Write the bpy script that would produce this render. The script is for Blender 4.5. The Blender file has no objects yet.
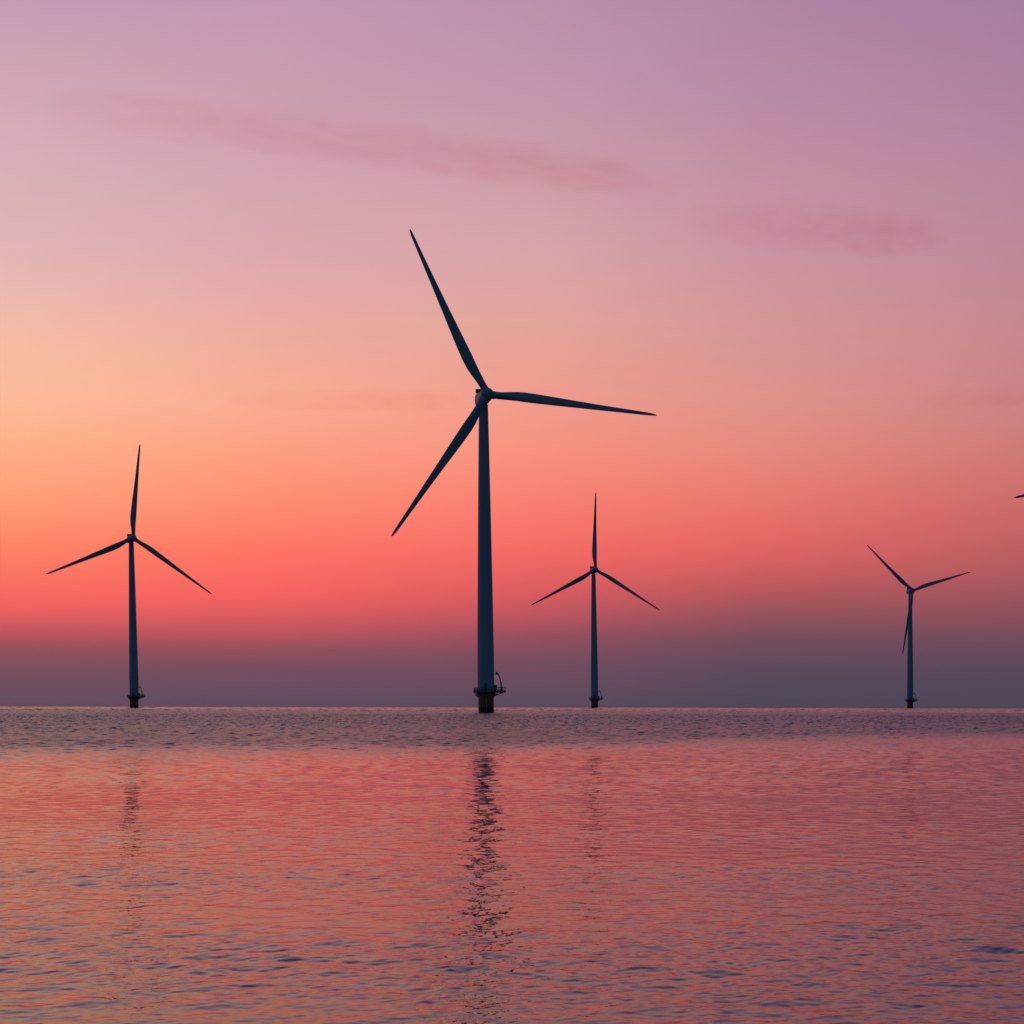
import bpy, bmesh, math, random
import numpy as np
from mathutils import Vector, Matrix

R = math.radians
random.seed(4)
rng = np.random.default_rng(11)
scene = bpy.context.scene
col = scene.collection

# ------------------------------------------------------------------ camera
CAM_H = 2.5                      # eye height above the water, metres
F = 1700.0                       # focal length in pixels of a 1024 px frame
HORIZON = 704.2
cam = bpy.data.cameras.new("camera")
cam.sensor_fit = 'HORIZONTAL'
cam.sensor_width = 36.0
cam.lens = 36.0 * F / 1024.0
cam.shift_y = (HORIZON - 512.0) / 1024.0
cam.clip_start = 0.1
cam.clip_end = 200000.0
camo = bpy.data.objects.new("camera", cam)
camo.location = (0, 0, CAM_H)
camo.rotation_euler = (R(90), R(-0.11), 0)
col.objects.link(camo)
scene.camera = camo

# ------------------------------------------------------------------ exposure
vs = scene.view_settings
vs.view_transform = 'Standard'
vs.look = 'None'
vs.exposure = 0.0
vs.gamma = 1.0
vs.use_curve_mapping = False

# ------------------------------------------------------------------ sky
def lin(c):
    out = []
    for v in c:
        v /= 255.0
        out.append(v / 12.92 if v <= 0.04045 else ((v + 0.055) / 1.055) ** 2.4)
    return tuple(out)

# dusk sky: colour by elevation (degrees) for several compass directions
# (azimuth 0 is the view direction, negative to the left, where the sun went down)
SKY_PX = {   # column of the photograph : rows and the colour of the evening sky there
    20: [(0, (196, 156, 180)), (100, (211, 168, 182)), (180, (217, 176, 183)), (250, (225, 180, 182)),
         (300, (236, 184, 175)), (350, (247, 187, 162)), (400, (253, 187, 154)), (445, (254, 176, 139)),
         (500, (254, 158, 118)), (545, (255, 132, 102)), (580, (250, 114, 99)), (606, (245, 100, 95)),
         (628, (200, 88, 94)), (648, (152, 81, 92)), (672, (116, 79, 94)), (698, (102, 78, 96))],
    270: [(0, (196, 153, 178)), (100, (204, 158, 177)), (180, (212, 165, 176)), (250, (220, 168, 175)),
         (320, (234, 172, 163)), (400, (250, 172, 147)), (450, (253, 160, 132)), (490, (254, 146, 120)),
         (550, (255, 116, 102)), (595, (247, 99, 97)), (625, (204, 88, 95)), (650, (146, 80, 94)),
         (672, (114, 78, 96)), (700, (97, 77, 96))],
    540: [(0, (185, 145, 170)), (100, (195, 151, 173)), (180, (205, 158, 169)), (250, (214, 165, 169)),
         (320, (226, 164, 156)), (370, (236, 158, 145)), (400, (240, 155, 141)), (450, (247, 146, 127)),
         (500, (250, 127, 112)), (550, (246, 107, 101)), (595, (213, 91, 96)), (635, (151, 79, 95)),
         (662, (115, 77, 95)), (698, (93, 76, 94))],
    760: [(0, (176, 134, 165)), (100, (186, 139, 165)), (180, (196, 144, 163)), (250, (202, 148, 162)),
         (320, (211, 151, 152)), (400, (224, 147, 139)), (450, (230, 138, 126)), (500, (232, 121, 111)),
         (535, (229, 106, 102)), (560, (216, 97, 97)), (590, (183, 88, 93)), (615, (148, 82, 92)),
         (640, (114, 76, 92)), (670, (90, 74, 92)), (700, (80, 72, 90))],
    1004: [(0, (166, 127, 160)), (100, (178, 131, 162)), (180, (185, 136, 158)), (250, (191, 138, 153)),
         (320, (199, 138, 145)), (400, (207, 132, 133)), (450, (209, 124, 121)), (480, (209, 115, 113)),
         (520, (202, 103, 104)), (565, (183, 92, 96)), (605, (148, 82, 92)), (640, (110, 75, 92)),
         (670, (88, 72, 90)), (700, (78, 72, 88))],
}
UPPER = [(28, (120, 110, 143)), (38, (62, 84, 116)), (90, (50, 66, 100))]
BACK = [(0, (34, 58, 80)), (10, (38, 64, 90)), (30, (40, 68, 96)), (90, (48, 66, 100))]
def scaled(st, k): return [(e, tuple(v * k for v in c)) for e, c in st]
BACK_L, BACK_R = scaled(BACK, 1.12), scaled(BACK, 0.82)      # the west side of the sky behind the viewer is a little lighter
keys = [(-180, BACK), (-80, BACK_L)]
first = True
for px, rows in SKY_PX.items():
    az = math.atan((px - 512) / F)
    stops = []
    for y, c in rows:
        stops.append((math.degrees(math.atan((HORIZON - y) * math.cos(az) / F)), c))
    stops.sort()
    stops += UPPER
    if first:
        keys.append((-32, stops))
        first = False
    keys.append((math.degrees(az), stops))
DIM = [(e, tuple(int(a * 0.45 + b * 0.55) for a, b in zip(c, (48, 62, 92)))) for e, c in stops]
keys += [(38, DIM), (80, BACK_R), (180, BACK)]

world = bpy.data.worlds.new("World")
scene.world = world
world.use_nodes = True
nt = world.node_tree
nt.nodes.clear()
N = nt.nodes.new
L = nt.links.new
tc = N('ShaderNodeTexCoord')
sep = N('ShaderNodeSeparateXYZ')
L(tc.outputs['Generated'], sep.inputs[0])
def wmath(op, a, b=None, c=None):
    m = N('ShaderNodeMath'); m.operation = op
    for i, v in enumerate((a, b, c)):
        if v is None: continue
        if isinstance(v, (int, float)): m.inputs[i].default_value = v
        else: L(v, m.inputs[i])
    return m.outputs[0]
elev = wmath('MULTIPLY', wmath('ARCSINE', sep.outputs['Z']), 180 / math.pi)
azim = wmath('MULTIPLY', wmath('ARCTAN2', sep.outputs['X'], sep.outputs['Y']), 180 / math.pi)
# the elevation scale is stretched near the horizon: t = sqrt(elev / 90)
t_el = wmath('SQRT', wmath('DIVIDE', wmath('MAXIMUM', elev, 0.0), 90.0))
def ramp(stops):
    r = N('ShaderNodeValToRGB')
    cr = r.color_ramp
    cr.interpolation = 'CARDINAL' if False else 'LINEAR'
    pts = [(math.sqrt(max(e, 0) / 90.0), lin(c)) for e, c in stops]
    while len(cr.elements) < len(pts): cr.elements.new(0.5)
    for i, (p, c) in enumerate(pts):
        cr.elements[i].position = min(1.0, 0.0001 * i + p)
    for i, (p, c) in enumerate(pts):
        cr.elements[i].color = (*c, 1)
    L(t_el, r.inputs[0])
    return r.outputs[0]
cache = {}
cur = None
for i, (az, stops) in enumerate(keys):
    k = id(stops)
    if k not in cache: cache[k] = ramp(stops)
    out = cache[k]
    if cur is None:
        cur = out
    else:
        mr = N('ShaderNodeMapRange')
        mr.interpolation_type = 'LINEAR'
        L(azim, mr.inputs['Value'])
        mr.inputs['From Min'].default_value = keys[i - 1][0]
        mr.inputs['From Max'].default_value = az
        mx = N('ShaderNodeMix'); mx.data_type = 'RGBA'
        L(mr.outputs[0], mx.inputs['Factor'])
        L(cur, mx.inputs['A']); L(out, mx.inputs['B'])
        cur = mx.outputs['Result']
bg = N('ShaderNodeBackground')
L(cur, bg.inputs['Color'])
bg.inputs['Strength'].default_value = 1.0
wo = N('ShaderNodeOutputWorld')
L(bg.outputs[0], wo.inputs['Surface'])

# ------------------------------------------------------------------ materials
def new_mat(name):
    m = bpy.data.materials.new(name)
    m.use_nodes = True
    return m, m.node_tree, m.node_tree.nodes['Principled BSDF']

def paint(name, c, rough=0.45, var=0.12, scale=0.6, metal=0.0):
    m, t, b = new_mat(name)
    co = t.nodes.new('ShaderNodeTexCoord')
    mp = t.nodes.new('ShaderNodeMapping'); mp.inputs['Scale'].default_value = (1, 1, 0.15)
    nz = t.nodes.new('ShaderNodeTexNoise')
    nz.inputs['Scale'].default_value = scale
    nz.inputs['Detail'].default_value = 6
    cr = t.nodes.new('ShaderNodeValToRGB')
    cr.color_ramp.elements[0].position = 0.3
    cr.color_ramp.elements[1].position = 0.7
    cr.color_ramp.elements[0].color = (*[v * (1 - var) for v in c], 1)
    cr.color_ramp.elements[1].color = (*[v * (1 + var) for v in c], 1)
    t.links.new(co.outputs['Object'], mp.inputs[0])
    t.links.new(mp.outputs[0], nz.inputs['Vector'])
    t.links.new(nz.outputs['Fac'], cr.inputs[0])
    t.links.new(cr.outputs[0], b.inputs['Base Color'])
    b.inputs['Roughness'].default_value = rough
    b.inputs['Metallic'].default_value = metal
    return m

M_TOWER = paint("pale_grey_paint", (0.42, 0.44, 0.46), 0.55, 0.06)
M_BLADE = paint("blade_gelcoat", (0.36, 0.38, 0.40), 0.5, 0.05)
M_STEEL = paint("galvanised_steel", (0.16, 0.17, 0.18), 0.6, 0.2, 2.0)
M_DARK = paint("dark_grille", (0.04, 0.045, 0.05), 0.7, 0.2, 2.0)
M_SAFETY = paint("yellow_safety_paint", (0.5, 0.24, 0.09), 0.6, 0.2, 2.0)

def foundation_mat():
    m, t, b = new_mat("yellow_foundation_with_weed")
    co = t.nodes.new('ShaderNodeTexCoord')
    sp = t.nodes.new('ShaderNodeSeparateXYZ')
    t.links.new(co.outputs['Object'], sp.inputs[0])
    nz = t.nodes.new('ShaderNodeTexNoise'); nz.inputs['Scale'].default_value = 1.3; nz.inputs['Detail'].default_value = 5
    t.links.new(co.outputs['Object'], nz.inputs['Vector'])
    ad = t.nodes.new('ShaderNodeMath'); ad.operation = 'MULTIPLY_ADD'
    t.links.new(nz.outputs['Fac'], ad.inputs[0]); ad.inputs[1].default_value = 1.2
    t.links.new(sp.outputs['Z'], ad.inputs[2])
    cr = t.nodes.new('ShaderNodeValToRGB')
    e = cr.color_ramp.elements
    e[0].position = 0.0; e[0].color = (0.012, 0.014, 0.010, 1)      # wet weed band at the waterline
    e[1].position = 1.0; e[1].color = (0.62, 0.22, 0.10, 1)
    x = e.new(0.28); x.color = (0.03, 0.026, 0.022, 1)
    x = e.new(0.38); x.color = (0.56, 0.15, 0.08, 1)               # rust
    x = e.new(0.6); x.color = (0.62, 0.19, 0.09, 1)
    dv = t.nodes.new('ShaderNodeMath'); dv.operation = 'DIVIDE'; dv.inputs[1].default_value = 6.5
    t.links.new(ad.outputs[0], dv.inputs[0])
    t.links.new(dv.outputs[0], cr.inputs[0])
    t.links.new(cr.outputs[0], b.inputs['Base Color'])
    b.inputs['Roughness'].default_value = 0.65
    return m
M_FOUND = foundation_mat()

# ------------------------------------------------------------------ water
def water_material():
    m, t, b = new_mat("dusk_water")
    n, l = t.nodes.new, t.links.new
    b.inputs['Base Color'].default_value = (0.012, 0.075, 0.125, 1)
    b.inputs['IOR'].default_value = 1.333
    b.inputs['Roughness'].default_value = 0.04
    geo = n('ShaderNodeNewGeometry')
    sp = n('ShaderNodeSeparateXYZ'); l(geo.outputs['Position'], sp.inputs[0])
    def mth(op, a, bb=None, c=None, clamp=False):
        q = n('ShaderNodeMath'); q.operation = op; q.use_clamp = clamp
        for i, v in enumerate((a, bb, c)):
            if v is None: continue
            if isinstance(v, (int, float)): q.inputs[i].default_value = v
            else: l(v, q.inputs[i])
        return q.outputs[0]
    def mapped(scale, rot=0.0):
        mp = n('ShaderNodeMapping')
        mp.inputs['Scale'].default_value = scale
        mp.inputs['Rotation'].default_value = (0, 0, rot)
        l(geo.outputs['Position'], mp.inputs[0])
        return mp.outputs[0]
    def noise(vec, scale, detail=2.0, rough=0.5, dist=0.0):
        q = n('ShaderNodeTexNoise')
        q.inputs['Scale'].default_value = scale
        q.inputs['Detail'].default_value = detail
        q.inputs['Roughness'].default_value = rough
        q.inputs['Distortion'].default_value = dist
        l(vec, q.inputs['Vector'])
        return q.outputs['Fac']
    def mrange(v, a, bb, c=0.0, d=1.0):
        q = n('ShaderNodeMapRange'); q.interpolation_type = 'SMOOTHSTEP'
        l(v, q.inputs['Value'])
        for k, x in zip(('From Min', 'From Max', 'To Min', 'To Max'), (a, bb, c, d)):
            q.inputs[k].default_value = x
        return q.outputs[0]
    # the breeze-ruffled belts are laid out with the waves themselves (build_water) and read here
    at = n('ShaderNodeAttribute'); at.attribute_name = 'breeze'
    belt = at.outputs['Fac']
    gust = mrange(noise(mapped((0.05, 0.16, 1), 0.12), 1.0, 3.0), 0.42, 0.66)
    fine = noise(mapped((1.0, 1.35, 1), 0.10), 9.0, 2.0, 0.5, 0.2)
    mid = noise(mapped((0.85, 1.4, 1), 0.10), 2.4, 3.0, 0.55, 0.3)
    chop = noise(mapped((0.6, 1.0, 1), -0.08), 0.8, 4.0, 0.6, 0.2)
    h = mth('MULTIPLY', fine, mth('MULTIPLY_ADD', gust, 0.003, 0.002))
    h = mth('MULTIPLY_ADD', mid, mth('MULTIPLY_ADD', belt, 0.04, 0.009), h)
    h = mth('MULTIPLY_ADD', chop, mth('MULTIPLY', belt, 0.10), h)
    h = mth('MULTIPLY', h, mrange(sp.outputs['Y'], 1050, 1250, 1.0, 0.02))
    bp = n('ShaderNodeBump')
    bp.inputs['Strength'].default_value = 1.0
    bp.inputs['Distance'].default_value = 1.0
    l(h, bp.inputs['Height'])
    l(bp.outputs[0], b.inputs['Normal'])
    streak = noise(mapped((0.5, 0.03, 1)), 1.0, 3.0, 0.6)
    rg = mth('MULTIPLY', belt, mth('MULTIPLY_ADD', streak, 0.14, 0.18))
    l(mth('ADD', rg, 0.025), b.inputs['Roughness'])
    return m

def build_water():
    # one sheet from the shore to the horizon: rings round the viewer's shore, fine where ripples can be seen
    radii = [0.6]
    while radii[-1] < 9: radii.append(radii[-1] * 1.05)
    while radii[-1] < 60: radii.append(radii[-1] * 1.0016)
    while radii[-1] < 115: radii.append(radii[-1] + 0.13)
    while radii[-1] < 420: radii.append(radii[-1] + 0.22)
    while radii[-1] < 660: radii.append(radii[-1] + 0.32)
    while radii[-1] < 1260: radii.append(radii[-1] + 0.9)
    while radii[-1] < 60000: radii.append(radii[-1] * 1.09)
    radii = np.array(radii)
    ang = np.concatenate([np.linspace(-20, 20, 800), np.linspace(20, 340, 150)[1:-1]])
    ang = np.radians(ang)
    nr, na = len(radii), len(ang)
    rr, aa = np.meshgrid(radii, ang, indexing='ij')
    x = (rr * np.sin(aa)).ravel(); y = (rr * np.cos(aa)).ravel()
    dr = np.gradient(radii)
    da = np.minimum(np.abs(np.diff(ang, append=ang[0] + 2 * np.pi)), np.abs(np.diff(ang, prepend=ang[-1] - 2 * np.pi)))
    sx = (rr * da[None, :]).ravel()                  # spacing across
    sy = np.repeat(dr, na)                           # spacing outward
    z = np.zeros(nr * na)
    def smooth(v, lo, hi):
        t = np.clip((v - lo) / (hi - lo), 0, 1)
        return t * t * (3 - 2 * t)
    def wander(fx, fy, seed):
        g = np.random.default_rng(seed); out = np.zeros(len(x))
        for i in range(9):
            k = 1.55 ** (i / 1.5)
            out += np.sin(x * fx * k * g.uniform(.6, 1.4) + y * fy * k * g.uniform(-1.4, 1.4) + g.uniform(0, 6.3)) / k ** 0.8
        return out / 2.2
    # breeze: ruffled from about 110 m to 550 m off the shore, a slacker strip beyond
    yw = y + 13 * wander(0.03, 0.03, 3) - 0.75 * x
    yf = y + 60 * wander(0.006, 0.004, 8)
    breeze = smooth(yw, 60, 128) * (1 - 0.35 * smooth(yf, 560, 640))
    breeze *= 1 - smooth(yf, 1150, 1300)                # and glassy towards the horizon
    rad_all = np.repeat(radii, na)
    def add_waves(mask, ncomp, l0, l1, rms_slope, mean, spread, weight):
        xn, yn, sxn, syn = x[mask], y[mask], sx[mask], sy[mask]
        zn = np.zeros(len(xn))
        lam = l0 * (l1 / l0) ** rng.random(ncomp)
        th = R(mean) + rng.normal(0, R(spread), ncomp)
        ph = rng.random(ncomp) * 2 * np.pi
        per = rms_slope * math.sqrt(2.0 / ncomp)
        for i in range(ncomp):
            k = 2 * np.pi / lam[i]
            kx, ky = k * math.cos(th[i]), k * math.sin(th[i])
            cells = np.maximum(np.abs(kx) * sxn, np.abs(ky) * syn)      # phase per grid cell
            fade = np.clip((2.0 - cells) / 0.9, 0, 1)
            zn += per / k * fade * np.sin(kx * xn + ky * yn + ph[i] + 0.6 * np.sin(0.35 * xn * math.sin(th[i]) + 0.5 * yn))
        z[mask] += zn * weight[mask]
    # slow patches, so that the ripples come and go
    patch = 0.82 + 0.24 * np.sin(0.21 * x + 0.33 * y + 1.0) * np.sin(0.13 * x - 0.47 * y + 2.0) \
            + 0.18 * np.sin(0.9 * y + 0.23 * x) * np.sin(0.37 * x + 0.11 * y + 0.5)
    patch *= 1.06 - 0.28 * smooth(rad_all, 13, 50)
    front = (np.abs(x) < 0.45 * y + 3)
    add_waves(front & (rad_all < 130), 150, 0.10, 1.15, 0.078, 98, 58, patch)
    add_waves(front & (rad_all < 42), 60, 0.07, 0.24, 0.036, 100, 65, patch * (1 - smooth(rad_all, 20, 42)))
    add_waves(front & (rad_all > 60) & (rad_all < 660), 120, 0.8, 2.0, 0.25, 95, 65, breeze * (0.62 + 0.38 * smooth(rad_all, 100, 320)) * (1 - smooth(rad_all, 620, 660)))
    add_waves(front & (rad_all > 600) & (rad_all < 1260), 50, 4.0, 9.0, 0.2, 95, 50, breeze * smooth(rad_all, 600, 660) * (1 - smooth(rad_all, 1200, 1260)))
    add_waves(front & (rad_all > 35) & (rad_all < 130), 60, 0.5, 1.5, 0.05, 98, 55, 1.3 * patch * smooth(rad_all, 38, 60) * (1 - smooth(rad_all, 110, 130)))
    verts = np.stack([x, y, z], 1).astype(np.float32)
    i0 = (np.arange(nr - 1)[:, None] * na + np.arange(na)[None, :])
    j = (np.arange(na) + 1) % na
    i1 = (np.arange(nr - 1)[:, None] * na + j[None, :])
    quads = np.stack([i0, i0 + na, i1 + na, i1], -1).reshape(-1, 4)
    # centre fan
    c = len(verts)
    verts = np.vstack([verts, [[0, 0, 0]]]).astype(np.float32)
    tris = np.stack([np.full(na, c), np.arange(na), j], 1)
    me = bpy.data.meshes.new("water")
    nq, ntri = len(quads), len(tris)
    me.vertices.add(len(verts)); me.vertices.foreach_set('co', verts.ravel())
    me.loops.add(nq * 4 + ntri * 3)
    me.loops.foreach_set('vertex_index', np.concatenate([quads.ravel(), tris.ravel()]).astype(np.int32))
    me.polygons.add(nq + ntri)
    starts = np.concatenate([np.arange(nq) * 4, nq * 4 + np.arange(ntri) * 3]).astype(np.int32)
    me.polygons.foreach_set('loop_start', starts)
    me.polygons.foreach_set('use_smooth', np.ones(nq + ntri, dtype=bool))
    me.update(calc_edges=True)
    me.validate()
    at = me.attributes.new('breeze', 'FLOAT', 'POINT')
    at.data.foreach_set('value', np.append(breeze, 0.0).astype(np.float32))
    if me.polygons[0].normal.z < 0: me.flip_normals()
    me.materials.append(water_material())
    o = bpy.data.objects.new("water", me)
    o['kind'] = 'structure'
    col.objects.link(o)
    return o
build_water()

# ------------------------------------------------------------------ mesh helpers
def link(name, bm, mat, parent=None, smooth=True, angle=40):
    bmesh.ops.recalc_face_normals(bm, faces=bm.faces)
    me = bpy.data.meshes.new(name)
    bm.to_mesh(me); bm.free()
    me.materials.append(mat)
    if smooth:
        for p in me.polygons: p.use_smooth = True
        me.set_sharp_from_angle(angle=R(angle))
    o = bpy.data.objects.new(name, me)
    col.objects.link(o)
    if parent is not None: o.parent = parent
    return o

def loft(bm, rings, cap=True):
    vr = [[bm.verts.new(p) for p in ring] for ring in rings]
    n = len(vr[0])
    for a, b in zip(vr, vr[1:]):
        for i in range(n):
            bm.faces.new((a[i], a[(i + 1) % n], b[(i + 1) % n], b[i]))
    if cap:
        bm.faces.new(list(reversed(vr[0]))); bm.faces.new(vr[-1])

def lathe(bm, prof, n=48, cx=0, cy=0):
    loft(bm, [[(cx + r * math.cos(2 * math.pi * i / n), cy + r * math.sin(2 * math.pi * i / n), z) for i in range(n)] for r, z in prof])

def tube(bm, pts, r, n=8):
    pts = [Vector(p) for p in pts]
    rings = []
    for i, p in enumerate(pts):
        d = (pts[min(i + 1, len(pts) - 1)] - pts[max(i - 1, 0)]).normalized()
        up = Vector((0, 0, 1)) if abs(d.z) < 0.9 else Vector((1, 0, 0))
        a = d.cross(up).normalized(); b = d.cross(a).normalized()
        rad = r[i] if isinstance(r, (list, tuple)) else r
        rings.append([p + a * rad * math.cos(2 * math.pi * k / n) + b * rad * math.sin(2 * math.pi * k / n) for k in range(n)])
    loft(bm, rings)

def box(bm, lo, hi, bevel=0.0):
    r = bmesh.ops.create_cube(bm, size=1.0)
    c = [(a + b) / 2 for a, b in zip(lo, hi)]; s = [b - a for a, b in zip(lo, hi)]
    for v in r['verts']:
        v.co = Vector((c[0] + v.co.x * s[0], c[1] + v.co.y * s[1], c[2] + v.co.z * s[2]))
    if bevel:
        es = list({e for v in r['verts'] for e in v.link_edges})
        bmesh.ops.bevel(bm, geom=es, offset=bevel, segments=3, affect='EDGES', profile=0.5)

# ------------------------------------------------------------------ the turbine
HUB_Z = 93.8
BLADE = 53.0
PLAT_Z = 5.9

def blade_bm():
    # pointing up +Z from the rotor centre; leading edge to +X, rotor faces -Y
    bm = bmesh.new()
    st = [(0.9, 2.1, 1.0, 0), (2.6, 2.1, 1.0, 0), (4.5, 2.25, 0.82, 13), (7.0, 2.7, 0.52, 12), (9.5, 3.1, 0.36, 10.5),
          (12, 3.25, 0.28, 9), (16, 3.1, 0.24, 7), (21, 2.75, 0.21, 5), (27, 2.3, 0.19, 3.2), (33, 1.9, 0.18, 2),
          (39, 1.55, 0.17, 1), (44, 1.28, 0.16, 0.4), (48, 1.06, 0.15, 0), (51, 0.85, 0.14, 0), (52.4, 0.6, 0.14, 0), (53.0, 0.2, 0.14, 0)]
    n = 28
    rings = []
    for r, ch, th, tw in st:
        circ = max(0.0, min(1.0, (th - 0.4) / 0.6))
        ring = []
        le = 0.5 * circ + 0.30 * (1 - circ)              # pitch axis from the leading edge, in chords
        for i in range(n):
            a = 2 * math.pi * i / n
            xc = 0.5 * (1 + math.cos(a))                # 1 trailing .. 0 leading
            yt = 5 * th * (0.2969 * math.sqrt(xc) - 0.126 * xc - 0.3516 * xc ** 2 + 0.2843 * xc ** 3 - 0.1015 * xc ** 4)
            ya = yt if math.sin(a) >= 0 else -yt
            yc = 0.5 * math.sin(a)
            yy = (circ * yc + (1 - circ) * ya) * ch
            xx = (le - xc) * ch
            p = Vector((xx, yy, 0))
            p.rotate(Matrix.Rotation(R(-tw - 3), 3, 'Z'))
            pre = -1.6 * (r / BLADE) ** 2.2              # bent a little into the wind
            ring.append((p.x, p.y + pre, r))
        rings.append(ring)
    loft(bm, rings)
    return bm

def make_turbine():
    root = bpy.data.objects.new("wind_turbine", None)
    root.empty_display_size = 2
    col.objects.link(root)
    # foundation: monopile with a flared head
    bm = bmesh.new()
    lathe(bm, [(2.3, -6), (2.3, 4.3), (2.42, 4.5), (2.9, 5.3), (2.9, PLAT_Z - 0.02)], 56)
    link("foundation", bm, M_FOUND, root)
    # boat landing: two fender pipes with a ladder, on the side facing the shore
    bm = bmesh.new()
    for s in (-0.9, 0.9):
        tube(bm, [(s - 0.8, -2.0, 5.4), (s - 0.8, -3.0, 5.1), (s - 0.8, -3.15, 4.6), (s - 0.8, -3.15, -1.5)], 0.14)
    for s in (-0.25, 0.25):
        tube(bm, [(s - 0.8, -2.85, 5.6), (s - 0.8, -2.85, -1.0)], 0.05)
    for k in range(18):
        z = -0.8 + k * 0.35
        tube(bm, [(-1.05, -2.85, z), (-0.55, -2.85, z)], 0.03, 6)
    for z in (1.3, 4.0):
        for s in (-1.7, 0.1):
            tube(bm, [(s * 0.9, -1.4, z), (s, -3.1, z)], 0.1)
    link("boat_landing", bm, M_SAFETY, root)
    # working platform, wider on the crane side
    def outline(off):
        pts = []
        for i in range(40):
            a = math.pi / 2 + math.pi * i / 39
            pts.append(((3.75 + off) * math.cos(a), (3.75 + off) * math.sin(a)))
        ext = 5.9 + off
        pts += [(ext - 1.2, -2.6 - off), (ext, -1.4 - off), (ext, 1.4 + off), (ext - 1.2, 2.6 + off), (1.2, 3.75 + off)]
        pts.insert(40, (1.2, -3.75 - off))
        return pts
    bm = bmesh.new()
    loft(bm, [[(x, y, PLAT_Z) for x, y in outline(-0.12)], [(x, y, PLAT_Z + 0.05) for x, y in outline(0)], [(x, y, PLAT_Z + 0.42) for x, y in outline(0)]])
    for a in range(0, 360, 45):                          # brackets below
        c, s = math.cos(R(a)), math.sin(R(a))
        tube(bm, [(2.8 * c, 2.8 * s, 4.9), (3.4 * c, 3.4 * s, PLAT_Z + 0.03)], 0.14)
    for s in (-1.2, 1.2):
        tube(bm, [(2.4, s, 4.9), (5.0, s, PLAT_Z + 0.03)], 0.16)
    plat = link("platform", bm, M_STEEL, root)
    # railing
    bm = bmesh.new()
    o = outline(-0.1)
    for k, z in enumerate((0.95, 1.5)):
        ring = [(x, y, PLAT_Z + z) for x, y in o]
        tube(bm, ring + ring[:1], 0.07, 6)
    for i in list(range(0, 40, 2)) + list(range(40, len(o))):
        tube(bm, [(o[i][0], o[i][1], PLAT_Z + 0.40), (o[i][0], o[i][1], PLAT_Z + 1.52)], 0.08, 6)
    ring = o
    loft(bm, [[(x, y, PLAT_Z + 0.424) for x, y in o], [(x, y, PLAT_Z + 0.72) for x, y in o]], cap=False)   # toe board
    link("railing", bm, M_STEEL, plat)
    # davit crane
    bm = bmesh.new()
    tube(bm, [(4.6, -0.6, PLAT_Z + 0.43), (4.55, -0.6, PLAT_Z + 2.6), (4.1, -0.55, PLAT_Z + 4.6), (3.75, -0.5, PLAT_Z + 5.5), (3.3, -0.5, PLAT_Z + 6.0), (2.95, -0.5, PLAT_Z + 5.95)], [0.24, 0.22, 0.17, 0.17, 0.2, 0.2], 10)
    box(bm, (4.3, -0.9, PLAT_Z + 0.424), (5.0, -0.25, PLAT_Z + 1.7), 0.06)
    box(bm, (2.9, -0.8, PLAT_Z + 5.3), (3.6, -0.2, PLAT_Z + 5.85), 0.08)
    link("crane", bm, M_STEEL, root)
    # switch cabinet beside the tower
    bm = bmesh.new()
    box(bm, (2.5, -0.9, PLAT_Z + 0.424), (3.3, 0.5, PLAT_Z + 2.3), 0.06)
    link("cabinet", bm, M_STEEL, root)
    # tower with faint flange lines
    bm = bmesh.new()
    z0, z1 = PLAT_Z + 0.424, HUB_Z - 2.0
    def rad(z):
        u = (z - z0) / (z1 - z0)
        return 2.5 - 0.78 * max(0, (u - 0.1) / 0.9) - 0.36 * u ** 2
    prof = [(2.75, z0), (2.75, z0 + 0.18), (2.52, z0 + 0.2)]
    zs = sorted([z0 + 0.3 + i * (z1 - z0 - 0.3) / 24 for i in range(25)])
    prof += [(rad(z), z) for z in zs]
    for zf in (31.0, 61.0):
        prof += [(rad(zf), zf - 0.09), (rad(zf) + 0.04, zf - 0.08), (rad(zf) + 0.04, zf + 0.08), (rad(zf), zf + 0.09)]
    prof.sort(key=lambda q: q[1])
    lathe(bm, prof, 56)
    tower = link("tower", bm, M_TOWER, root, angle=30)
    # door at the platform
    bm = bmesh.new()
    box(bm, (-0.5, -2.6, PLAT_Z + 0.75), (0.5, -2.4, PLAT_Z + 2.9), 0.05)
    link("door", bm, M_STEEL, tower)
    # nacelle: short drum-like body; built on a pivot-free local frame, yawed by rotation
    bm = bmesh.new()
    rings = []
    def sq(w, h, y, zc, e=3.2, n=36):
        out = []
        for i in range(n):
            a = 2 * math.pi * i / n
            c, s = math.cos(a), math.sin(a)
            out.append((w * math.copysign(abs(c) ** (2 / e), c), y, zc + h * math.copysign(abs(s) ** (2 / e), s)))
        return out
    for w, h, y, e in ((1.5, 1.5, -2.75, 2.0), (1.85, 1.85, -2.7, 2.0), (1.95, 1.95, -1.3, 2.1), (1.85, 2.0, -0.9, 2.6), (1.8, 2.0, 1.5, 3.0), (1.75, 1.95, 3.4, 3.2), (1.55, 1.75, 4.1, 3.2), (1.2, 1.4, 4.3, 3.2)):
        rings.append(sq(w, h, y, HUB_Z, e))
    loft(bm, rings)
    nac = link("nacelle", bm, M_BLADE, root)
    bm = bmesh.new()
    box(bm, (-1.55, 2.5, HUB_Z + 1.85), (1.55, 3.2, HUB_Z + 3.15), 0.08)
    tube(bm, [(0.9, 2.85, HUB_Z + 3.1), (0.9, 2.85, HUB_Z + 4.2)], 0.06)
    link("cooler", bm, M_DARK, nac)
    # hub with a rounded nose and three blade collars
    bm = bmesh.new()
    yc = -4.3
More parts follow.
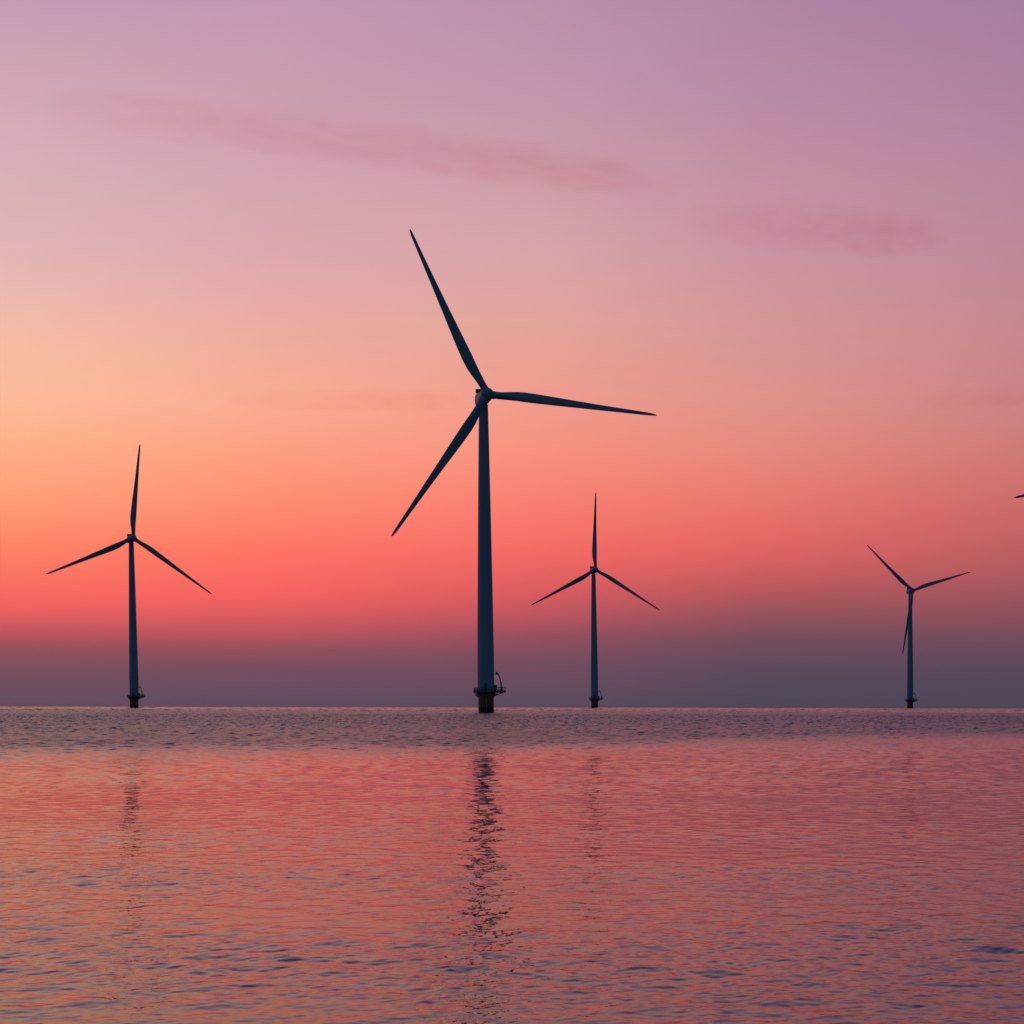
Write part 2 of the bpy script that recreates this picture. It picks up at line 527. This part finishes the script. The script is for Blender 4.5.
    prof = [(1.75, -2.78), (1.9, -3.1), (1.95, -4.3), (1.85, -5.0), (1.55, -5.6), (1.1, -6.05), (0.55, -6.3), (0.1, -6.36)]
    loft(bm, [[(r * math.cos(2 * math.pi * i / 40), y, r * math.sin(2 * math.pi * i / 40)) for i in range(40)] for r, y in prof])
    for k in range(3):
        m = Matrix.Rotation(R(120 * k), 4, 'Y')
        ring = [[m @ Vector((1.18 * math.cos(2 * math.pi * i / 24), yc + 1.18 * math.sin(2 * math.pi * i / 24), z)) for i in range(24)] for z in (0.8, 2.35)]
        loft(bm, ring)
    hub = link("hub", bm, M_BLADE, root)
    hub.location = (0, 0, HUB_Z)
    bb = blade_bm()
    proto = link("blade", bb, M_BLADE, root, angle=60)
    blades = [proto]
    for k in range(2):
        c = proto.copy(); col.objects.link(c); blades.append(c)
    return root

def kids(o): return [c for c in bpy.data.objects if c.parent == o]

def copy_tree(o, parent=None):
    c = o.copy(); col.objects.link(c)
    if parent is not None: c.parent = parent
    for ch in kids(o): copy_tree(ch, c)
    return c

def pose(root, loc, yaw, spin, lean=(0, 0), pitch=0):
    """yaw turns nacelle and rotor about the tower; spin is the angle of the first blade from straight up, seen from the front, anticlockwise positive"""
    root.location = loc
    root.rotation_euler = (lean[0], lean[1], 0)
    Y = Matrix.Rotation(R(yaw), 4, 'Z')
    k = 0
    for ch in kids(root):
        base = ch.name.split('.')[0]
        if base == 'nacelle':
            ch.matrix_local = Y
        elif base == 'hub':
            ch.matrix_local = Y @ Matrix.Translation((0, 0, HUB_Z)) @ Matrix.Rotation(R(-5.0), 4, 'X') @ Matrix.Rotation(R(-spin), 4, 'Y')
        elif base == 'blade':
            ch.matrix_local = Y @ Matrix.Translation((0, 0, HUB_Z)) @ Matrix.Rotation(R(-5.0), 4, 'X') @ Matrix.Translation((0, -4.3, 0)) @ Matrix.Rotation(R(-(spin + 120 * k)), 4, 'Y') @ Matrix.Rotation(R(pitch), 4, 'Z')
            k += 1

GROUP = 'wind turbines standing in the water'
LIST = [   # x, y, yaw, spin, lean, label
    (-7.7, 507, 16.3, 24.9, -0.62, 'largest and nearest wind turbine with a small crane on its platform'),
    (-209.9, 945, 26.0, -6.2, -1.2, 'second largest wind turbine standing alone left of the nearest one'),
    (56.4, 1160, 15.5, -2.0, -0.6, 'small wind turbine standing just right of the nearest one, one blade straight up'),
    (319.6, 1365, 13.0, 47.2, 0.0, 'smallest wind turbine far right with one blade hanging down beside its tower'),
    (238.3, 667, 16.0, 104.0, -0.1, 'wind turbine outside the right edge, only a dark blade tip reaching in'),
]
proto = make_turbine()
roots = [proto] + [copy_tree(proto) for _ in LIST[1:]]
for o, (x, y, yaw, spin, lean, label) in zip(roots, LIST):
    o['label'] = label
    o['category'] = 'wind turbine'
    o['group'] = GROUP
    pose(o, (x, y, 0), yaw, spin, (0, R(lean)))

# ------------------------------------------------------------------ thin evening clouds
def cloud_mat(name, density, tint, stretch):
    m = bpy.data.materials.new(name)
    m.use_nodes = True
    t = m.node_tree
    t.nodes.clear()
    n, l = t.nodes.new, t.links.new
    out = n('ShaderNodeOutputMaterial')
    ab = n('ShaderNodeVolumeAbsorption')
    ab.inputs['Color'].default_value = (*tint, 1)
    co = n('ShaderNodeTexCoord')
    mp = n('ShaderNodeMapping'); mp.inputs['Scale'].default_value = stretch
    l(co.outputs['Object'], mp.inputs[0])
    nz = n('ShaderNodeTexNoise'); nz.inputs['Scale'].default_value = 1.0; nz.inputs['Detail'].default_value = 7; nz.inputs['Roughness'].default_value = 0.68
    l(mp.outputs[0], nz.inputs['Vector'])
    ln = n('ShaderNodeVectorMath'); ln.operation = 'LENGTH'
    sx = n('ShaderNodeSeparateXYZ'); l(co.outputs['Object'], sx.inputs[0])
    ax = n('ShaderNodeMath'); ax.operation = 'ABSOLUTE'; l(sx.outputs['X'], ax.inputs[0])
    px3 = n('ShaderNodeMath'); px3.operation = 'POWER'; px3.inputs[1].default_value = 3.0; l(ax.outputs[0], px3.inputs[0])
    cb = n('ShaderNodeCombineXYZ'); l(px3.outputs[0], cb.inputs['X']); l(sx.outputs['Y'], cb.inputs['Y']); l(sx.outputs['Z'], cb.inputs['Z'])
    l(cb.outputs[0], ln.inputs[0])
    fall = n('ShaderNodeMapRange'); fall.interpolation_type = 'SMOOTHSTEP'
    wob = n('ShaderNodeMath'); wob.operation = 'MULTIPLY_ADD'; wob.inputs[1].default_value = -0.9
    l(nz.outputs['Fac'], wob.inputs[0])
    ad = n('ShaderNodeMath'); ad.operation = 'ADD'; ad.inputs[1].default_value = 0.45
    l(ln.outputs['Value'], ad.inputs[0]); l(ad.outputs[0], wob.inputs[2])
    l(wob.outputs[0], fall.inputs['Value'])
    for k, v in zip(('From Min', 'From Max', 'To Min', 'To Max'), (0.5, 0.95, 1.0, 0.0)): fall.inputs[k].default_value = v
    nr = n('ShaderNodeMapRange')
    l(nz.outputs['Fac'], nr.inputs['Value'])
    for k, v in zip(('From Min', 'From Max', 'To Min', 'To Max'), (0.36, 0.6, 0.12, 1.0)): nr.inputs[k].default_value = v
    thick = n('ShaderNodeMapRange'); l(sx.outputs['X'], thick.inputs['Value'])      # thins out towards the left
    for k, v in zip(('From Min', 'From Max', 'To Min', 'To Max'), (-0.9, 0.5, 0.45, 1.1)): thick.inputs[k].default_value = v
    m1 = n('ShaderNodeMath'); m1.operation = 'MULTIPLY'
    l(fall.outputs[0], m1.inputs[0]); l(nr.outputs[0], m1.inputs[1])
    m3 = n('ShaderNodeMath'); m3.operation = 'MULTIPLY'
    l(m1.outputs[0], m3.inputs[0]); l(thick.outputs[0], m3.inputs[1])
    m2 = n('ShaderNodeMath'); m2.operation = 'MULTIPLY'; m2.inputs[1].default_value = density
    l(m3.outputs[0], m2.inputs[0])
    l(m2.outputs[0], ab.inputs['Density'])
    l(ab.outputs[0], out.inputs['Volume'])
    return m

def cloud(px, py, lx, ly, tilt, label, density, tint, depth=20000.0, stretch=(5, 1, 1.5)):
    s = depth / F
    bm = bmesh.new()
    bmesh.ops.create_icosphere(bm, subdivisions=4, radius=1.0)
    for v in bm.verts:                                  # uneven outline
        v.co.x = math.copysign(abs(v.co.x) ** 0.55, v.co.x)
        v.co *= 1.0 + 0.05 * math.sin(7 * v.co.x + 2) * math.cos(5 * v.co.z)
    o = link("cloud", bm, cloud_mat("thin_cloud_vapour", density, tint, stretch))
    o.location = ((px - 512) * s, depth, CAM_H + (HORIZON - py) * s)
    o.scale = (lx / 2 * s, 900, ly / 2 * s)
    o.rotation_euler = (0, R(tilt), 0)
    o['label'] = label
    o['category'] = 'cloud'
    o['group'] = 'thin pink cloud streaks'
    return o
PINK = (0.86, 0.14, 0.12)
cloud(352, 143, 706, 36, 7.3, 'long thin pink cloud streak high above the nearest turbine', 3.0e-4, PINK, stretch=(9, 2, 2.2))
cloud(812, 228, 280, 42, 4.0, 'short broad dusky pink cloud streak high on the right', 2.5e-4, (0.84, 0.12, 0.08), stretch=(6, 2, 2.0))
cloud(340, 401, 270, 7, 0, 'faint hairline cloud streak behind the nearest turbine hub', 4.5e-4, PINK)
cloud(980, 398, 130, 6, -1, 'faint hairline cloud streak by the right edge', 5e-4, PINK)

scene.cycles.max_bounces = 6
scene.cycles.volume_bounces = 0
